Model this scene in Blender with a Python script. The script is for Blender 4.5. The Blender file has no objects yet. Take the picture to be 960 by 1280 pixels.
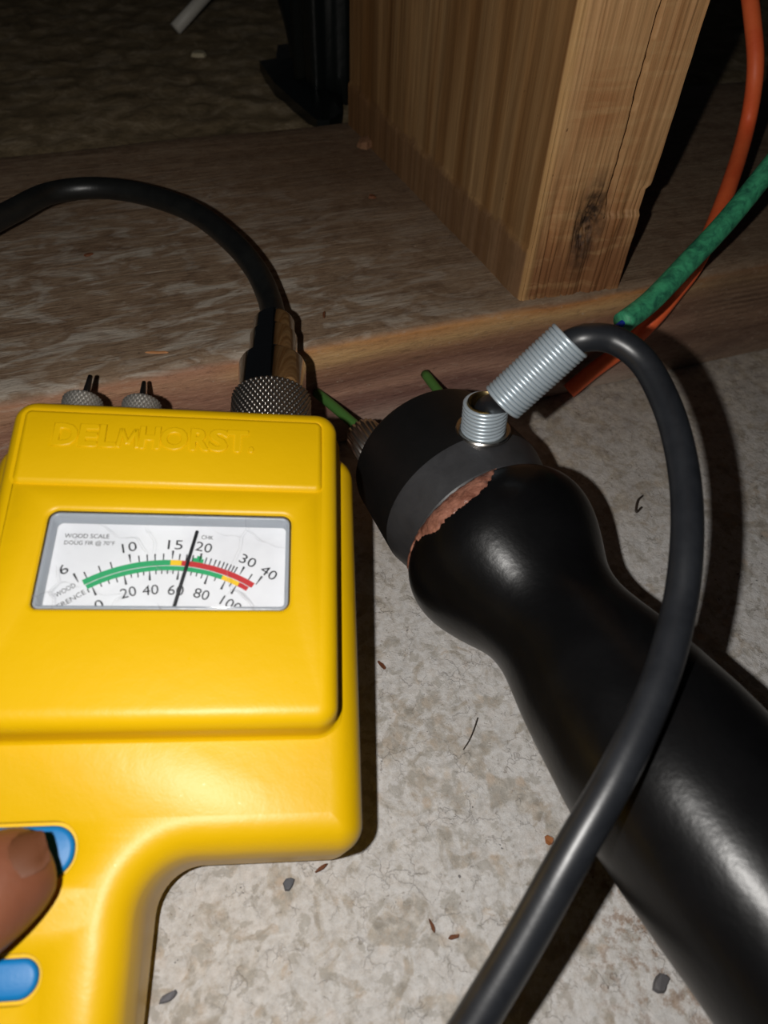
import bpy, bmesh, math, random
from mathutils import Vector, Matrix, noise
from mathutils.geometry import tessellate_polygon
random.seed(7)
S = bpy.context.scene
COL = S.collection
V3 = Vector
MM = 0.001

# ------------------------------------------------------------------ camera
H = 0.156                                   # lens height above the slab
F = 900.0                                   # focal length in pixels of a 960x1280 frame
R = Matrix(((0.94026197, 0.23233004, -0.24885777),
            (-0.33855544, 0.71512047, -0.61154143),
            (0.03588384, 0.6592613, 0.75105718)))
CAM = V3((0, 0, H))
cd = bpy.data.cameras.new('camera'); cam = bpy.data.objects.new('camera', cd); COL.objects.link(cam)
cam.matrix_world = Matrix.Translation(CAM) @ R.to_4x4()
cd.sensor_fit = 'VERTICAL'; cd.sensor_height = 36; cd.sensor_width = 27
cd.lens = F / 1280 * 36
cd.clip_start = 0.004; cd.clip_end = 20
cd.dof.use_dof = True; cd.dof.focus_distance = 0.180; cd.dof.aperture_fstop = 20
S.camera = cam

# ------------------------------------------------------------------ light: the phone's flash beside the lens, dim night ambient
w = bpy.data.worlds.new('world'); S.world = w; w.use_nodes = True
w.node_tree.nodes['Background'].inputs[0].default_value = (0.75, 0.85, 1.0, 1)
w.node_tree.nodes['Background'].inputs[1].default_value = 0.005
ld = bpy.data.lights.new('flash', 'POINT'); ld.energy = 0.9; ld.shadow_soft_size = 0.0016
ld.color = (1.0, 0.97, 0.93)
flash = bpy.data.objects.new('flash', ld); COL.objects.link(flash)
flash.location = CAM + R @ V3((-0.0170, 0.001, -0.002))
S.view_settings.view_transform = 'Standard'; S.view_settings.look = 'None'
S.view_settings.gamma = 1; S.view_settings.use_curve_mapping = False
S.view_settings.exposure = 0.0

# ------------------------------------------------------------------ measuring helpers
def ray(px, py): return R @ V3((px - 480, -(py - 640), -F))
def W(px, py, depth): return CAM + ray(px, py) * (depth / F)          # point at a real distance
def PZ(px, py, z): d = ray(px, py); return CAM + d * ((z - H) / d.z)  # point on a level plane
def PY(px, py, y): d = ray(px, py); return CAM + d * (y / d.y)        # point on an upright plane

# ------------------------------------------------------------------ materials
def srgb(r, g, b):
    f = lambda c: (c / 255 / 12.92) if c / 255 <= 0.04045 else ((c / 255 + 0.055) / 1.055) ** 2.4
    return (f(r), f(g), f(b), 1)
class NT:
    def __init__(s, name):
        s.m = bpy.data.materials.new(name); s.m.use_nodes = True; s.t = s.m.node_tree
        s.b = s.t.nodes['Principled BSDF']; s.out = s.t.nodes['Material Output']
        s.co = s.t.nodes.new('ShaderNodeTexCoord').outputs['Object']
    def n(s, k, **p):
        x = s.t.nodes.new('ShaderNode' + k)
        for a, b in p.items(): setattr(x, a, b)
        return x
    def l(s, a, b): s.t.links.new(a, b)
    def set(s, node, i, v):
        if hasattr(v, 'is_linked'): s.l(v, node.inputs[i])
        else: node.inputs[i].default_value = v
    def map(s, sc=(1, 1, 1), loc=(0, 0, 0), rot=(0, 0, 0), src=None):
        x = s.n('Mapping'); s.l(src or s.co, x.inputs[0])
        x.inputs[1].default_value = loc; x.inputs[2].default_value = rot; x.inputs[3].default_value = sc
        return x.outputs[0]
    def noise(s, scale, detail=4, rough=.5, dist=0, src=None):
        x = s.n('TexNoise'); s.l(src or s.co, x.inputs['Vector']); x.inputs['Scale'].default_value = scale
        x.inputs['Detail'].default_value = detail; x.inputs['Roughness'].default_value = rough
        x.inputs['Distortion'].default_value = dist; return x.outputs[0]
    def vor(s, scale, feature='F1', src=None, out=0):
        x = s.n('TexVoronoi', feature=feature); s.l(src or s.co, x.inputs['Vector']); x.inputs['Scale'].default_value = scale
        return x.outputs[out]
    def ramp(s, fac, stops, interp='LINEAR'):
        x = s.n('ValToRGB'); s.l(fac, x.inputs[0]); r = x.color_ramp; r.interpolation = interp
        while len(r.elements) < len(stops): r.elements.new(.5)
        for e, (p, c) in zip(r.elements, stops):
            e.position = p; e.color = c if isinstance(c, tuple) else (c, c, c, 1)
        return x.outputs[0]
    def mix(s, f, a, b, mode='MIX'):
        x = s.n('Mix', data_type='RGBA', blend_type=mode); s.set(x, 0, f); s.set(x, 6, a); s.set(x, 7, b); return x.outputs[2]
    def math(s, op, a, b=0.0, clamp=False):
        x = s.n('Math', operation=op, use_clamp=clamp); s.set(x, 0, a); s.set(x, 1, b); return x.outputs[0]
    def sep(s, src=None):
        x = s.n('SeparateXYZ'); s.l(src or s.co, x.inputs[0]); return x.outputs
    def near(s, p, r0, r1, sc=(1, 1, 1), src=None):            # 1 near a point of the object, fading to 0
        x = s.n('VectorMath', operation='SUBTRACT'); s.l(src or s.co, x.inputs[0]); x.inputs[1].default_value = p
        y = s.n('VectorMath', operation='MULTIPLY'); s.l(x.outputs[0], y.inputs[0]); y.inputs[1].default_value = sc
        z = s.n('VectorMath', operation='LENGTH'); s.l(y.outputs[0], z.inputs[0])
        m = s.n('MapRange'); s.l(z.outputs['Value'], m.inputs[0])
        m.inputs[1].default_value = r0; m.inputs[2].default_value = r1; m.inputs[3].default_value = 1; m.inputs[4].default_value = 0
        return m.outputs[0]
    def bump(s, h, dist, strength=1.0, prev=None):
        x = s.n('Bump'); s.l(h, x.inputs['Height']); x.inputs['Distance'].default_value = dist; x.inputs['Strength'].default_value = strength
        if prev: s.l(prev, x.inputs['Normal'])
        s.l(x.outputs[0], s.b.inputs['Normal']); return x.outputs[0]
    def fin(s, col=None, rough=None, metal=None, spec=None, **k):
        if col is not None: s.set(s.b, 'Base Color', col)
        if rough is not None: s.set(s.b, 'Roughness', rough)
        if metal is not None: s.set(s.b, 'Metallic', metal)
        if spec is not None: s.set(s.b, 'Specular IOR Level', spec)
        for a, b in k.items(): s.set(s.b, a, b)
        return s.m

def m_yellow():
    t = NT('yellow_plastic')
    sc = t.ramp(t.noise(900, 2, .6), [(.70, 0.0), (.76, 1.0)])
    dirt = t.ramp(t.noise(60, 5, .7, 1), [(.62, 0.0), (.8, 1.0)])
    c = t.mix(t.noise(35, 3), srgb(222, 177, 0), srgb(214, 169, 2))
    c = t.mix(t.math('MULTIPLY', dirt, .10), c, srgb(140, 105, 30))
    n1 = t.bump(t.noise(2200, 3, .6), .00006, .35)
    t.bump(t.noise(260, 3, .5), .0003, .25, n1)
    rr = t.math('SUBTRACT', .40, t.math('MULTIPLY', sc, .12))
    return t.fin(c, rr, spec=.36)
def m_concrete():
    t = NT('concrete_floor')
    x, y, z = t.sep()
    big = t.noise(26, 4, .6, .4)
    a = t.ramp(t.math('ADD', t.noise(135, 6, .6, .7), t.math('MULTIPLY', t.math('SUBTRACT', big, .5), .5)), [(.40, 0.0), (.47, 1.0)])   # white skim, crisp edges
    b = t.ramp(t.noise(330, 6, .65, .6), [(.5, 0.0), (.56, 1.0)])
    c = t.mix(t.ramp(t.noise(420, 8, .75), [(.3, 0.0), (.68, 1.0)]), srgb(142, 136, 127), srgb(206, 200, 192))
    c = t.mix(t.math('MULTIPLY', b, .45), c, srgb(172, 158, 142))
    peb = t.vor(330, out=1); pd = t.ramp(t.vor(330), [(.25, 1.0), (.5, 0.0)])
    pc = t.ramp(t.sep(peb)[0], [(0, srgb(128, 122, 112)), (.4, srgb(176, 168, 156)), (.75, srgb(196, 176, 156)), (1, srgb(214, 208, 200))])
    c = t.mix(t.math('MULTIPLY', pd, .6), c, pc)
    c = t.mix(t.math('MULTIPLY', a, .66), c, t.mix(t.ramp(t.noise(650, 6, .7), [(.35, 0.0), (.6, 1.0)]), srgb(192, 188, 184), srgb(222, 221, 221)))
    patch = t.ramp(t.noise(240, 6, .62, .3), [(.56, 0.0), (.60, 1.0)])
    c = t.mix(t.math('MULTIPLY', patch, .6), c, t.mix(big, srgb(168, 165, 160), srgb(150, 142, 128)))
    vm = t.n('VectorMath', operation='ADD'); t.l(t.co, vm.inputs[0]); xn = t.n('TexNoise'); t.l(t.co, xn.inputs['Vector']); xn.inputs['Scale'].default_value = 330; xn.inputs['Detail'].default_value = 4
    sc = t.n('VectorMath', operation='SCALE'); t.l(xn.outputs['Color'], sc.inputs[0]); sc.inputs['Scale'].default_value = .006; t.l(sc.outputs[0], vm.inputs[1])
    crk = t.math('MULTIPLY', t.ramp(t.vor(210, 'DISTANCE_TO_EDGE', vm.outputs[0]), [(0, 1.0), (.012, 1.0), (.03, 0.0)]), t.ramp(t.noise(130, 3), [(.5, 0.0), (.6, 1.0)]))
    c = t.mix(t.math('MULTIPLY', crk, .28), c, srgb(110, 100, 90))
    spz = t.ramp(t.noise(70, 3, .6), [(.42, 0.15), (.6, 1.0)])
    spk = t.ramp(t.noise(1150, 4, .7), [(.635, 0.0), (.68, 1.0)])
    c = t.mix(t.math('MULTIPLY', t.math('MULTIPLY', spk, spz), .7), c, srgb(96, 78, 62))
    blk = t.ramp(t.noise(560, 2, .5, .2), [(.735, 0.0), (.75, 1.0)])
    c = t.mix(t.math('MULTIPLY', blk, .75), c, srgb(74, 72, 74))
    dust = t.n('MapRange'); t.l(t.math('ADD', y, t.math('MULTIPLY', t.math('SUBTRACT', t.noise(60, 5, .6), .5), .06)), dust.inputs[0])
    dust.inputs[1].default_value = .085; dust.inputs[2].default_value = .165
    dn = t.mix(t.ramp(t.noise(200, 6, .7), [(.35, 0.0), (.62, 1.0)]), srgb(118, 98, 78), srgb(190, 174, 152))
    c = t.mix(t.math('MULTIPLY', dust.outputs[0], .7), c, dn)
    spots = t.near((0.075, 0.010, 0), .008, .038)
    orr = t.ramp(t.noise(330, 6, .75), [(.50, 0.0), (.60, 1.0)])
    c = t.mix(t.math('MULTIPLY', t.math('MULTIPLY', spots, orr), .85), c, t.mix(t.noise(700, 2), srgb(92, 62, 38), srgb(158, 122, 86)))
    back = t.n('MapRange'); t.l(y, back.inputs[0]); back.inputs[1].default_value = .28; back.inputs[2].default_value = .30
    bc = t.ramp(t.noise(75, 8, .75, .8), [(.3, srgb(100, 86, 62)), (.5, srgb(142, 124, 94)), (.62, srgb(172, 154, 126)), (.75, srgb(204, 188, 158))])
    c = t.mix(back.outputs[0], c, bc)
    n1 = t.bump(t.noise(2400, 5, .65), .00016, .6)
    n2 = t.bump(t.noise(380, 7, .68, .5), .0008, .65, n1)
    n3 = t.bump(t.math('MULTIPLY', crk, -1.0), .0003, .6, n2)
    return t.fin(c, .8, spec=.3)
def m_plate():
    t = NT('weathered_plate_wood')
    x, y, z = t.sep()
    g = t.map((18, 130, 130)); gr = t.noise(1, 9, .7, 1.0, g); gr2 = t.noise(1, 6, .65, .3, t.map((50, 750, 750))); mot = t.noise(160, 7, .72, .6)
    top = t.ramp(gr, [(.28, srgb(112, 88, 66)), (.45, srgb(140, 114, 90)), (.58, srgb(154, 129, 104)), (.75, srgb(130, 98, 72))])
    top = t.mix(t.math('MULTIPLY', gr2, .4), top, srgb(86, 68, 50)); top = t.mix(t.ramp(mot, [(.45, 0.0), (.7, .55)]), top, srgb(166, 146, 122)); top = t.mix(t.ramp(mot, [(.3, .5), (.45, 0.0)]), top, srgb(82, 62, 46))
    dz = t.math('MULTIPLY', t.ramp(t.noise(1, 6, .62, 1.0, t.map((60, 150, 150))), [(.48, 0.0), (.62, 1.0)]), t.near((.0, .170, .038), .05, .12))
    top = t.mix(t.math('MULTIPLY', dz, .8), top, srgb(188, 178, 164))
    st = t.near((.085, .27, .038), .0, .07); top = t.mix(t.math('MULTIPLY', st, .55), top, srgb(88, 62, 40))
    zz = t.math('ADD', z, t.math('MULTIPLY', t.math('SUBTRACT', t.noise(1, 4, .6, .6, t.map((16, 3, 60))), .5), .012))
    front = t.ramp(t.math('MULTIPLY', zz, 1 / .038), [(0, srgb(196, 178, 162)), (.22, srgb(184, 150, 134)), (.36, srgb(134, 96, 84)), (.5, srgb(188, 144, 120)), (.62, srgb(138, 98, 78)), (.74, srgb(164, 120, 88)), (.86, srgb(222, 178, 118)), (.95, srgb(200, 136, 72)), (1, srgb(142, 104, 74))])
    front = t.mix(t.math('MULTIPLY', t.noise(1, 8, .7, .8, t.map((14, 60, 260))), .55), front, srgb(112, 78, 66))
    rx = t.n('MapRange'); t.l(x, rx.inputs[0]); rx.inputs[1].default_value = .14; rx.inputs[2].default_value = .18
    front = t.mix(t.math('MULTIPLY', rx.outputs[0], .75), front, t.ramp(gr, [(.3, srgb(84, 62, 46)), (.6, srgb(128, 102, 80))]))
    lx = t.n('MapRange'); t.l(x, lx.inputs[0]); lx.inputs[1].default_value = .035; lx.inputs[2].default_value = .012
    front = t.mix(t.math('MULTIPLY', lx.outputs[0], .8), front, t.ramp(gr, [(.35, srgb(150, 104, 84)), (.6, srgb(170, 128, 104)), (.7, srgb(196, 180, 164))]))
    f = t.n('MapRange'); t.l(t.math('ADD', z, t.math('MULTIPLY', t.math('SUBTRACT', gr, .5), .002)), f.inputs[0]); f.inputs[1].default_value = .0360; f.inputs[2].default_value = .0374
    c = t.mix(f.outputs[0], front, top)
    # swirl of a knot on the right-hand face
    kn = t.near((.1905, .159, .026), .0, .022, (1, 1, 1.8)); wv = t.n('TexWave', wave_type='RINGS'); t.l(t.map((45, 45, 110), (-.1905 * 45, -.159 * 45, -.026 * 110)), wv.inputs[0]); wv.inputs['Scale'].default_value = 1.4; wv.inputs['Distortion'].default_value = 3
    c = t.mix(t.math('MULTIPLY', kn, .5), c, t.ramp(wv.outputs[1], [(0, srgb(78, 56, 40)), (1, srgb(150, 122, 96))]))
    sp = t.ramp(t.noise(300, 3, .6), [(.72, 0.0), (.75, 1.0)]); c = t.mix(t.math('MULTIPLY', sp, .6), c, srgb(52, 36, 26))
    lt = t.ramp(t.noise(520, 2, .6), [(.73, 0.0), (.76, 1.0)]); c = t.mix(t.math('MULTIPLY', lt, .5), c, srgb(205, 190, 170))
    fine = t.noise(1, 8, .8, .4, t.map((260, 700, 700)))
    c = t.mix(t.ramp(fine, [(.32, .45), (.48, 0.0)]), c, srgb(70, 50, 38)); c = t.mix(t.ramp(fine, [(.56, 0.0), (.72, .5)]), c, srgb(196, 178, 158))
    n0 = t.bump(fine, .0005, .8); n1 = t.bump(gr2, .0006, .6, n0); t.bump(gr, .0012, .5, n1)
    return t.fin(c, t.ramp(fine, [(.4, .7), (.65, .38)]), spec=.5)
def m_stud(knot):
    t = NT('stud_wood')
    x, y, z = t.sep()
    gr = t.noise(1, 8, .62, .5, t.map((110, 55, 5))); g2 = t.noise(1, 6, .6, .2, t.map((480, 260, 14)))
    wide = t.noise(1, 3, .5, .3, t.map((60, 42, 2.2)))
    side = t.ramp(wide, [(.3, srgb(122, 86, 50)), (.46, srgb(142, 104, 64)), (.56, srgb(182, 148, 104)), (.66, srgb(138, 98, 58))])
    side = t.mix(t.math('MULTIPLY', gr, .6), side, srgb(126, 88, 46))
    zb = t.n('MapRange'); t.l(t.math('ADD', z, t.math('MULTIPLY', t.math('SUBTRACT', t.noise(70, 5, .6), .5), .012)), zb.inputs[0]); zb.inputs[1].default_value = .0545; zb.inputs[2].default_value = .0525
    side = t.mix(t.math('MULTIPLY', zb.outputs[0], .8), side, t.mix(t.noise(220, 6, .7), srgb(96, 70, 48), srgb(140, 108, 80)))
    back = t.n('MapRange'); t.l(y, back.inputs[0]); back.inputs[1].default_value = .22; back.inputs[2].default_value = .30
    side = t.mix(t.math('MULTIPLY', back.outputs[0], .5), side, srgb(138, 94, 50))
    # the end-edge strip turned towards the room
    front = t.ramp(gr, [(.3, srgb(164, 118, 74)), (.5, srgb(188, 146, 100)), (.66, srgb(166, 118, 74))])
    low = t.n('MapRange'); t.l(t.math('ADD', z, t.math('MULTIPLY', t.math('SUBTRACT', t.noise(1, 5, .6, .3, t.map((300, 300, 25))), .5), .05)), low.inputs[0]); low.inputs[1].default_value = .085; low.inputs[2].default_value = .045
    front = t.mix(t.math('MULTIPLY', low.outputs[0], .75), front, srgb(132, 78, 38))
    st = t.near((.118, .161, .090), .002, .010, (1, 1, .8)); front = t.mix(t.math('MULTIPLY', st, .5), front, srgb(140, 78, 34))
    front = t.mix(t.math('MULTIPLY', g2, .22), front, srgb(120, 76, 40)); zlow = t.n('MapRange'); t.l(t.math('ADD', z, t.math('MULTIPLY', t.math('SUBTRACT', t.noise(1, 4, .6, .2, t.map((350, 350, 40))), .5), .04)), zlow.inputs[0]); zlow.inputs[1].default_value = .062; zlow.inputs[2].default_value = .050; front = t.mix(t.math('MULTIPLY', zlow.outputs[0], .6), front, srgb(112, 74, 46))  # zlow: shade at the foot of the front, put into the colour
    ed = t.n('MapRange'); t.l(x, ed.inputs[0]); ed.inputs[1].default_value = .1090; ed.inputs[2].default_value = .1072
    front = t.mix(t.math('MULTIPLY', ed.outputs[0], .5), front, srgb(204, 162, 106))
    saw = t.noise(1, 5, .6, .2, t.map((60, 60, 420))); front = t.mix(t.ramp(saw, [(.5, 0.0), (.75, .4)]), front, srgb(196, 160, 112))
    side = t.mix(t.ramp(g2, [(.42, .5), (.6, 0.0)]), side, srgb(98, 66, 34))
    f = t.n('MapRange'); t.l(y, f.inputs[0]); f.inputs[1].default_value = .1640; f.inputs[2].default_value = .1632
    c = t.mix(f.outputs[0], side, front)
    kk = t.near(knot, .0026, .0065, (1, 1, .36)); kd = t.math('MULTIPLY', kk, t.ramp(t.noise(420, 4, .6), [(.3, 0.3), (.6, 1.0)]))
    c = t.mix(t.math('MULTIPLY', kd, .95), c, srgb(44, 30, 22))
    c = t.mix(t.math('MULTIPLY', t.near((knot[0] - .0003, knot[1], knot[2] + .0005), .0008, .0022, (1, 1, .6)), .8), c, srgb(120, 98, 82))
    sp = t.ramp(t.noise(330, 3, .6), [(.72, 0.0), (.75, 1.0)]); c = t.mix(t.math('MULTIPLY', sp, .6), c, srgb(70, 42, 22))
    n1 = t.bump(g2, .0006, .7); t.bump(gr, .001, .6, n1)
    return t.fin(c, .62, spec=.35)
def m_simple(name, col, rough, metal=0.0, spec=.5, bump=None, var=None, **k):
    t = NT(name)
    c = col
    if var: c = t.mix(t.ramp(t.noise(var[1], 5, .65, .5), [(.35, 0.0), (.65, 1.0)]), col, var[0])
    if bump: t.bump(t.noise(bump[0], 4, .6), bump[1], .6)
    return t.fin(c, rough, metal, spec, **k)
def m_lens():
    t = NT('clear_lens')
    tr = t.n('BsdfTransparent'); tr.inputs[0].default_value = (.97, .97, .97, 1)
    gl = t.n('BsdfGlossy'); gl.inputs['Roughness'].default_value = .08
    df = t.n('BsdfDiffuse'); df.inputs[0].default_value = (.35, .35, .37, 1)
    fr = t.n('Fresnel'); fr.inputs[0].default_value = 1.45
    wob = t.noise(60, 3, .5); vm = t.n('VectorMath', operation='ADD'); t.l(t.co, vm.inputs[0])
    sc = t.n('VectorMath', operation='SCALE'); xn = t.n('TexNoise'); t.l(t.co, xn.inputs['Vector']); xn.inputs['Scale'].default_value = 90; t.l(xn.outputs['Color'], sc.inputs[0]); sc.inputs['Scale'].default_value = .012; t.l(sc.outputs[0], vm.inputs[1])
    cr = t.ramp(t.vor(85, 'DISTANCE_TO_EDGE', vm.outputs[0]), [(.0, 1.0), (.004, 1.0), (.010, 0.0)])
    msk = t.math('MULTIPLY', cr, t.ramp(t.noise(120, 2), [(.5, 0.0), (.62, .32)]))
    a = t.n('MixShader'); t.l(fr.outputs[0], a.inputs[0]); t.l(tr.outputs[0], a.inputs[1]); t.l(gl.outputs[0], a.inputs[2])
    b = t.n('MixShader'); t.l(msk, b.inputs[0]); t.l(a.outputs[0], b.inputs[1]); t.l(df.outputs[0], b.inputs[2])
    t.l(b.outputs[0], t.out.inputs[0]); return t.m

YEL = m_yellow(); LENS = m_lens()
BLACKH = m_simple('black_lacquer', srgb(8, 8, 9), .31, 0, .24, (620, .00009), (srgb(14, 14, 15), 60))
BLACKM = m_simple('black_anodised', srgb(17, 17, 17), .45, 0, .4, (900, .00006), (srgb(22, 21, 21), 90))
RUBBER = m_simple('black_rubber', srgb(26, 28, 32), .38, 0, .55, (500, .00005), (srgb(34, 36, 40), 160))
RUBBERL = m_simple('black_cable_jacket', srgb(20, 21, 21), .38, 0, .45, (600, .00008), (srgb(28, 29, 28), 160))
CHROME = m_simple('chrome', (.62, .6, .57, 1), .07, 1.0)
DARKMET = m_simple('dark_knurled_metal', (.50, .46, .42, 1), .3, 1.0)
ZINC = m_simple('zinc_spring', srgb(182, 194, 202), .34, .4)
STEEL = m_simple('worn_steel', (.55, .52, .48, 1), .25, 1.0)
BRASS = m_simple('brass', (.62, .46, .22, 1), .25, 1.0)
GREENP = m_simple('green_coating', srgb(66, 108, 48), .5, 0, .4, (900, .00008))
GREENC = m_simple('green_cable_jacket', srgb(70, 170, 122), .55, 0, .4, (500, .0003), (srgb(38, 104, 80), 330))
ORANGE = m_simple('orange_cable_jacket', srgb(252, 116, 64), .5, 0, .4, (500, .00015), (srgb(240, 98, 52), 90))
BLUEW = m_simple('blue_wire', srgb(24, 34, 150), .4)
BLUEB = m_simple('blue_rubber_button', srgb(0, 112, 176), .45, 0, .4, (1500, .00004))
WHITE = m_simple('dial_white', srgb(226, 228, 232), .6, 0, .3, None, (srgb(214, 216, 221), 60))
GREY = m_simple('dial_frame_grey', srgb(150, 156, 164), .3, 0, .5, (300, .0002))
DARK = m_simple('dark_recess', srgb(24, 20, 16), .6)
INK = m_simple('black_ink', srgb(26, 28, 32), .6)
D_GREEN = m_simple('dial_green', srgb(40, 156, 98), .6); D_YEL = m_simple('dial_yellow', srgb(232, 190, 36), .6); D_RED = m_simple('dial_red', srgb(186, 44, 48), .6)
PINKW = m_simple('pale_label', srgb(196, 188, 190), .6)
CHIPW = m_simple('bare_brown_wood', srgb(112, 70, 56), .32, 0, .6, (420, .0012), (srgb(176, 122, 102), 240))
SKIN = m_simple('skin', srgb(122, 74, 52), .5, 0, .4, (900, .00012), (srgb(106, 62, 42), 70), **{'Subsurface Weight': .12, 'Subsurface Scale': .002, 'Subsurface Radius': (1, .4, .2)})
NAIL = m_simple('nail', srgb(128, 80, 54), .55, 0, .3)
BLACKP = m_simple('black_plastic_film', srgb(16, 20, 19), .3, 0, .5, (60, .0008))
STICKM = m_simple('white_plastic', srgb(190, 186, 176), .5)
CHIPD = m_simple('brown_chip', srgb(104, 62, 38), .7, 0, .3, (900, .0003)); HAIRM = m_simple('dark_fibre', srgb(54, 44, 36), .6)
CHIPY = m_simple('pale_chip', srgb(176, 164, 134), .7)
CLOTH = m_simple('dark_sleeve', srgb(30, 32, 40), .9)

# ------------------------------------------------------------------ object helpers
def link(o, parent=None):
    COL.objects.link(o)
    if parent: o.parent = parent
    return o
def obj(name, bm, mat, parent=None, smooth=True, label=None, mw=None):
    bmesh.ops.recalc_face_normals(bm, faces=bm.faces)
    me = bpy.data.meshes.new(name); bm.to_mesh(me); bm.free()
    me.materials.append(mat)
    if smooth:
        me.shade_smooth(); 
    o = bpy.data.objects.new(name, me); link(o, parent)
    if mw: o.matrix_local = mw
    if label: o['label'] = label
    return o
def sharp(o, ang=40):
    me = o.data; bm = bmesh.new(); bm.from_mesh(me)
    for e in bm.edges:
        if len(e.link_faces) == 2 and e.calc_face_angle(0) > math.radians(ang): e.smooth = False
    bm.to_mesh(me); bm.free(); return o
def tag(o, label, cat, group=None, kind=None):
    if label: o['label'] = label; o['category'] = cat
    if group: o['group'] = group
    if kind: o['kind'] = kind
    return o
def empty(name, mat4, label, cat, group=None):
    o = bpy.data.objects.new(name, None); o.empty_display_size = .01; link(o); o.matrix_world = mat4
    return tag(o, label, cat, group)
def spline(P, n=10):
    out = []; Q = [P[0] * 2 - P[1]] + list(P) + [P[-1] * 2 - P[-2]]
    for i in range(1, len(Q) - 2):
        a, b, c, d = Q[i - 1:i + 3]
        for k in range(n):
            t = k / n
            out.append(.5 * ((2 * b) + (c - a) * t + (2 * a - 5 * b + 4 * c - d) * t * t + (3 * b - a - 3 * c + d) * t ** 3))
    out.append(P[-1]); return out
def add_tube(bm, pts, rad, seg=16, cap=True):
    pts = [V3(p) for p in pts]; up = None; prev = None; N = len(pts)
    rf = rad if callable(rad) else (lambda i: rad)
    rings = []
    for i, p in enumerate(pts):
        t = (pts[min(i + 1, N - 1)] - pts[max(i - 1, 0)]).normalized()
        if up is None:
            up = t.orthogonal().normalized()
        up = (up - t * up.dot(t)).normalized(); s = t.cross(up); r = rf(i)
        rings.append([bm.verts.new(p + (up * math.cos(a) + s * math.sin(a)) * r) for a in (2 * math.pi * k / seg for k in range(seg))])
    for a, b in zip(rings, rings[1:]):
        for k in range(seg): bm.faces.new((a[k], a[(k + 1) % seg], b[(k + 1) % seg], b[k]))
    if cap: bm.faces.new(rings[0]); bm.faces.new(rings[-1])
    return bm
def tube(name, pts, rad, mat, parent=None, seg=16, label=None):
    return obj(name, add_tube(bmesh.new(), pts, rad, seg), mat, parent, label=label)
def lathe(name, prof, mat, parent=None, seg=64, frame=None, fn=None, label=None, cap=True, sharp_ang=35):
    """profile [(s, r)] in mm turned about the local z axis"""
    bm = bmesh.new(); rings = []
    for s, r in prof:
        ring = []
        for k in range(seg):
            a = 2 * math.pi * k / seg; rr = r
            if fn: rr = r + fn(s, a, r)
            ring.append(bm.verts.new((rr * math.cos(a) * MM, rr * math.sin(a) * MM, s * MM)))
        rings.append(ring)
    for a, b in zip(rings, rings[1:]):
        for k in range(seg): bm.faces.new((a[k], a[(k + 1) % seg], b[(k + 1) % seg], b[k]))
    if cap: bm.faces.new(rings[0]); bm.faces.new(rings[-1])
    return sharp(obj(name, bm, mat, parent, mw=frame, label=label), sharp_ang)
def frame_z(o, z, x=None):
    z = V3(z).normalized(); x = V3(x) if x is not None else z.orthogonal(); x = (x - z * x.dot(z)).normalized(); y = z.cross(x)
    m = Matrix((x, y, z)).transposed().to_4x4(); m.translation = o; return m
def rpoly(c, inset=0, seg=8):
    """c: [(x,y,r)] counter-clockwise; returns the rounded outline moved inwards by inset (mm)"""
    n = len(c); out = []
    P = [V3((a[0], a[1])) for a in c]
    Q = []
    for i in range(n):
        a, b, d = P[i - 1], P[i], P[(i + 1) % n]
        d1 = (b - a).normalized(); d2 = (d - b).normalized()
        n1 = V3((-d1.y, d1.x)); n2 = V3((-d2.y, d2.x)); k = 1 + n1.dot(n2)
        Q.append((b + (n1 + n2) * (inset / k), d1, d2))
    for i in range(n):
        b, d1, d2 = Q[i]; cr = d1.x * d2.y - d1.y * d2.x; r = c[i][2]
        r = max(.05, r - inset) if cr > 0 else r + inset
        th = math.acos(max(-1, min(1, d1.dot(d2)))); tl = r * math.tan(th / 2)
        s = b - d1 * tl; nn = V3((-d1.y, d1.x)) * (1 if cr > 0 else -1); ce = s + nn * r
        for k in range(seg + 1):
            a = th * k / seg * (1 if cr > 0 else -1); v = s - ce
            out.append((ce.x + v.x * math.cos(a) - v.y * math.sin(a), ce.y + v.x * math.sin(a) + v.y * math.cos(a)))
    return out
def shell(bm, c, levels, seg=8, zf=None):
    """stack of rounded outlines; levels [(inset, z)] in mm; returns first and last loop"""
    rings = []
    for ins, z in levels:
        rings.append([bm.verts.new((x * MM, y * MM, (zf(x, y, z) if zf else z) * MM)) for x, y in rpoly(c, ins, seg)])
    n = len(rings[0])
    for a, b in zip(rings, rings[1:]):
        for k in range(n): bm.faces.new((a[k], a[(k + 1) % n], b[(k + 1) % n], b[k]))
    return rings
def cap_holes(bm, loops):
    """flat cap between an outer loop and hole loops"""
    vs = [[v.co.copy() for v in l] for l in loops]
    flat = [v for l in loops for v in l]
    for tri in tessellate_polygon(vs):
        try: bm.faces.new([flat[i] for i in tri])
        except ValueError: pass
def fillet(i0, z0, r, n=6, top=True):
    return [(i0 + r * (1 - math.cos(a)), z0 + r * math.sin(a)) for a in (math.pi / 2 * k / n for k in range(n + 1))]
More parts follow.
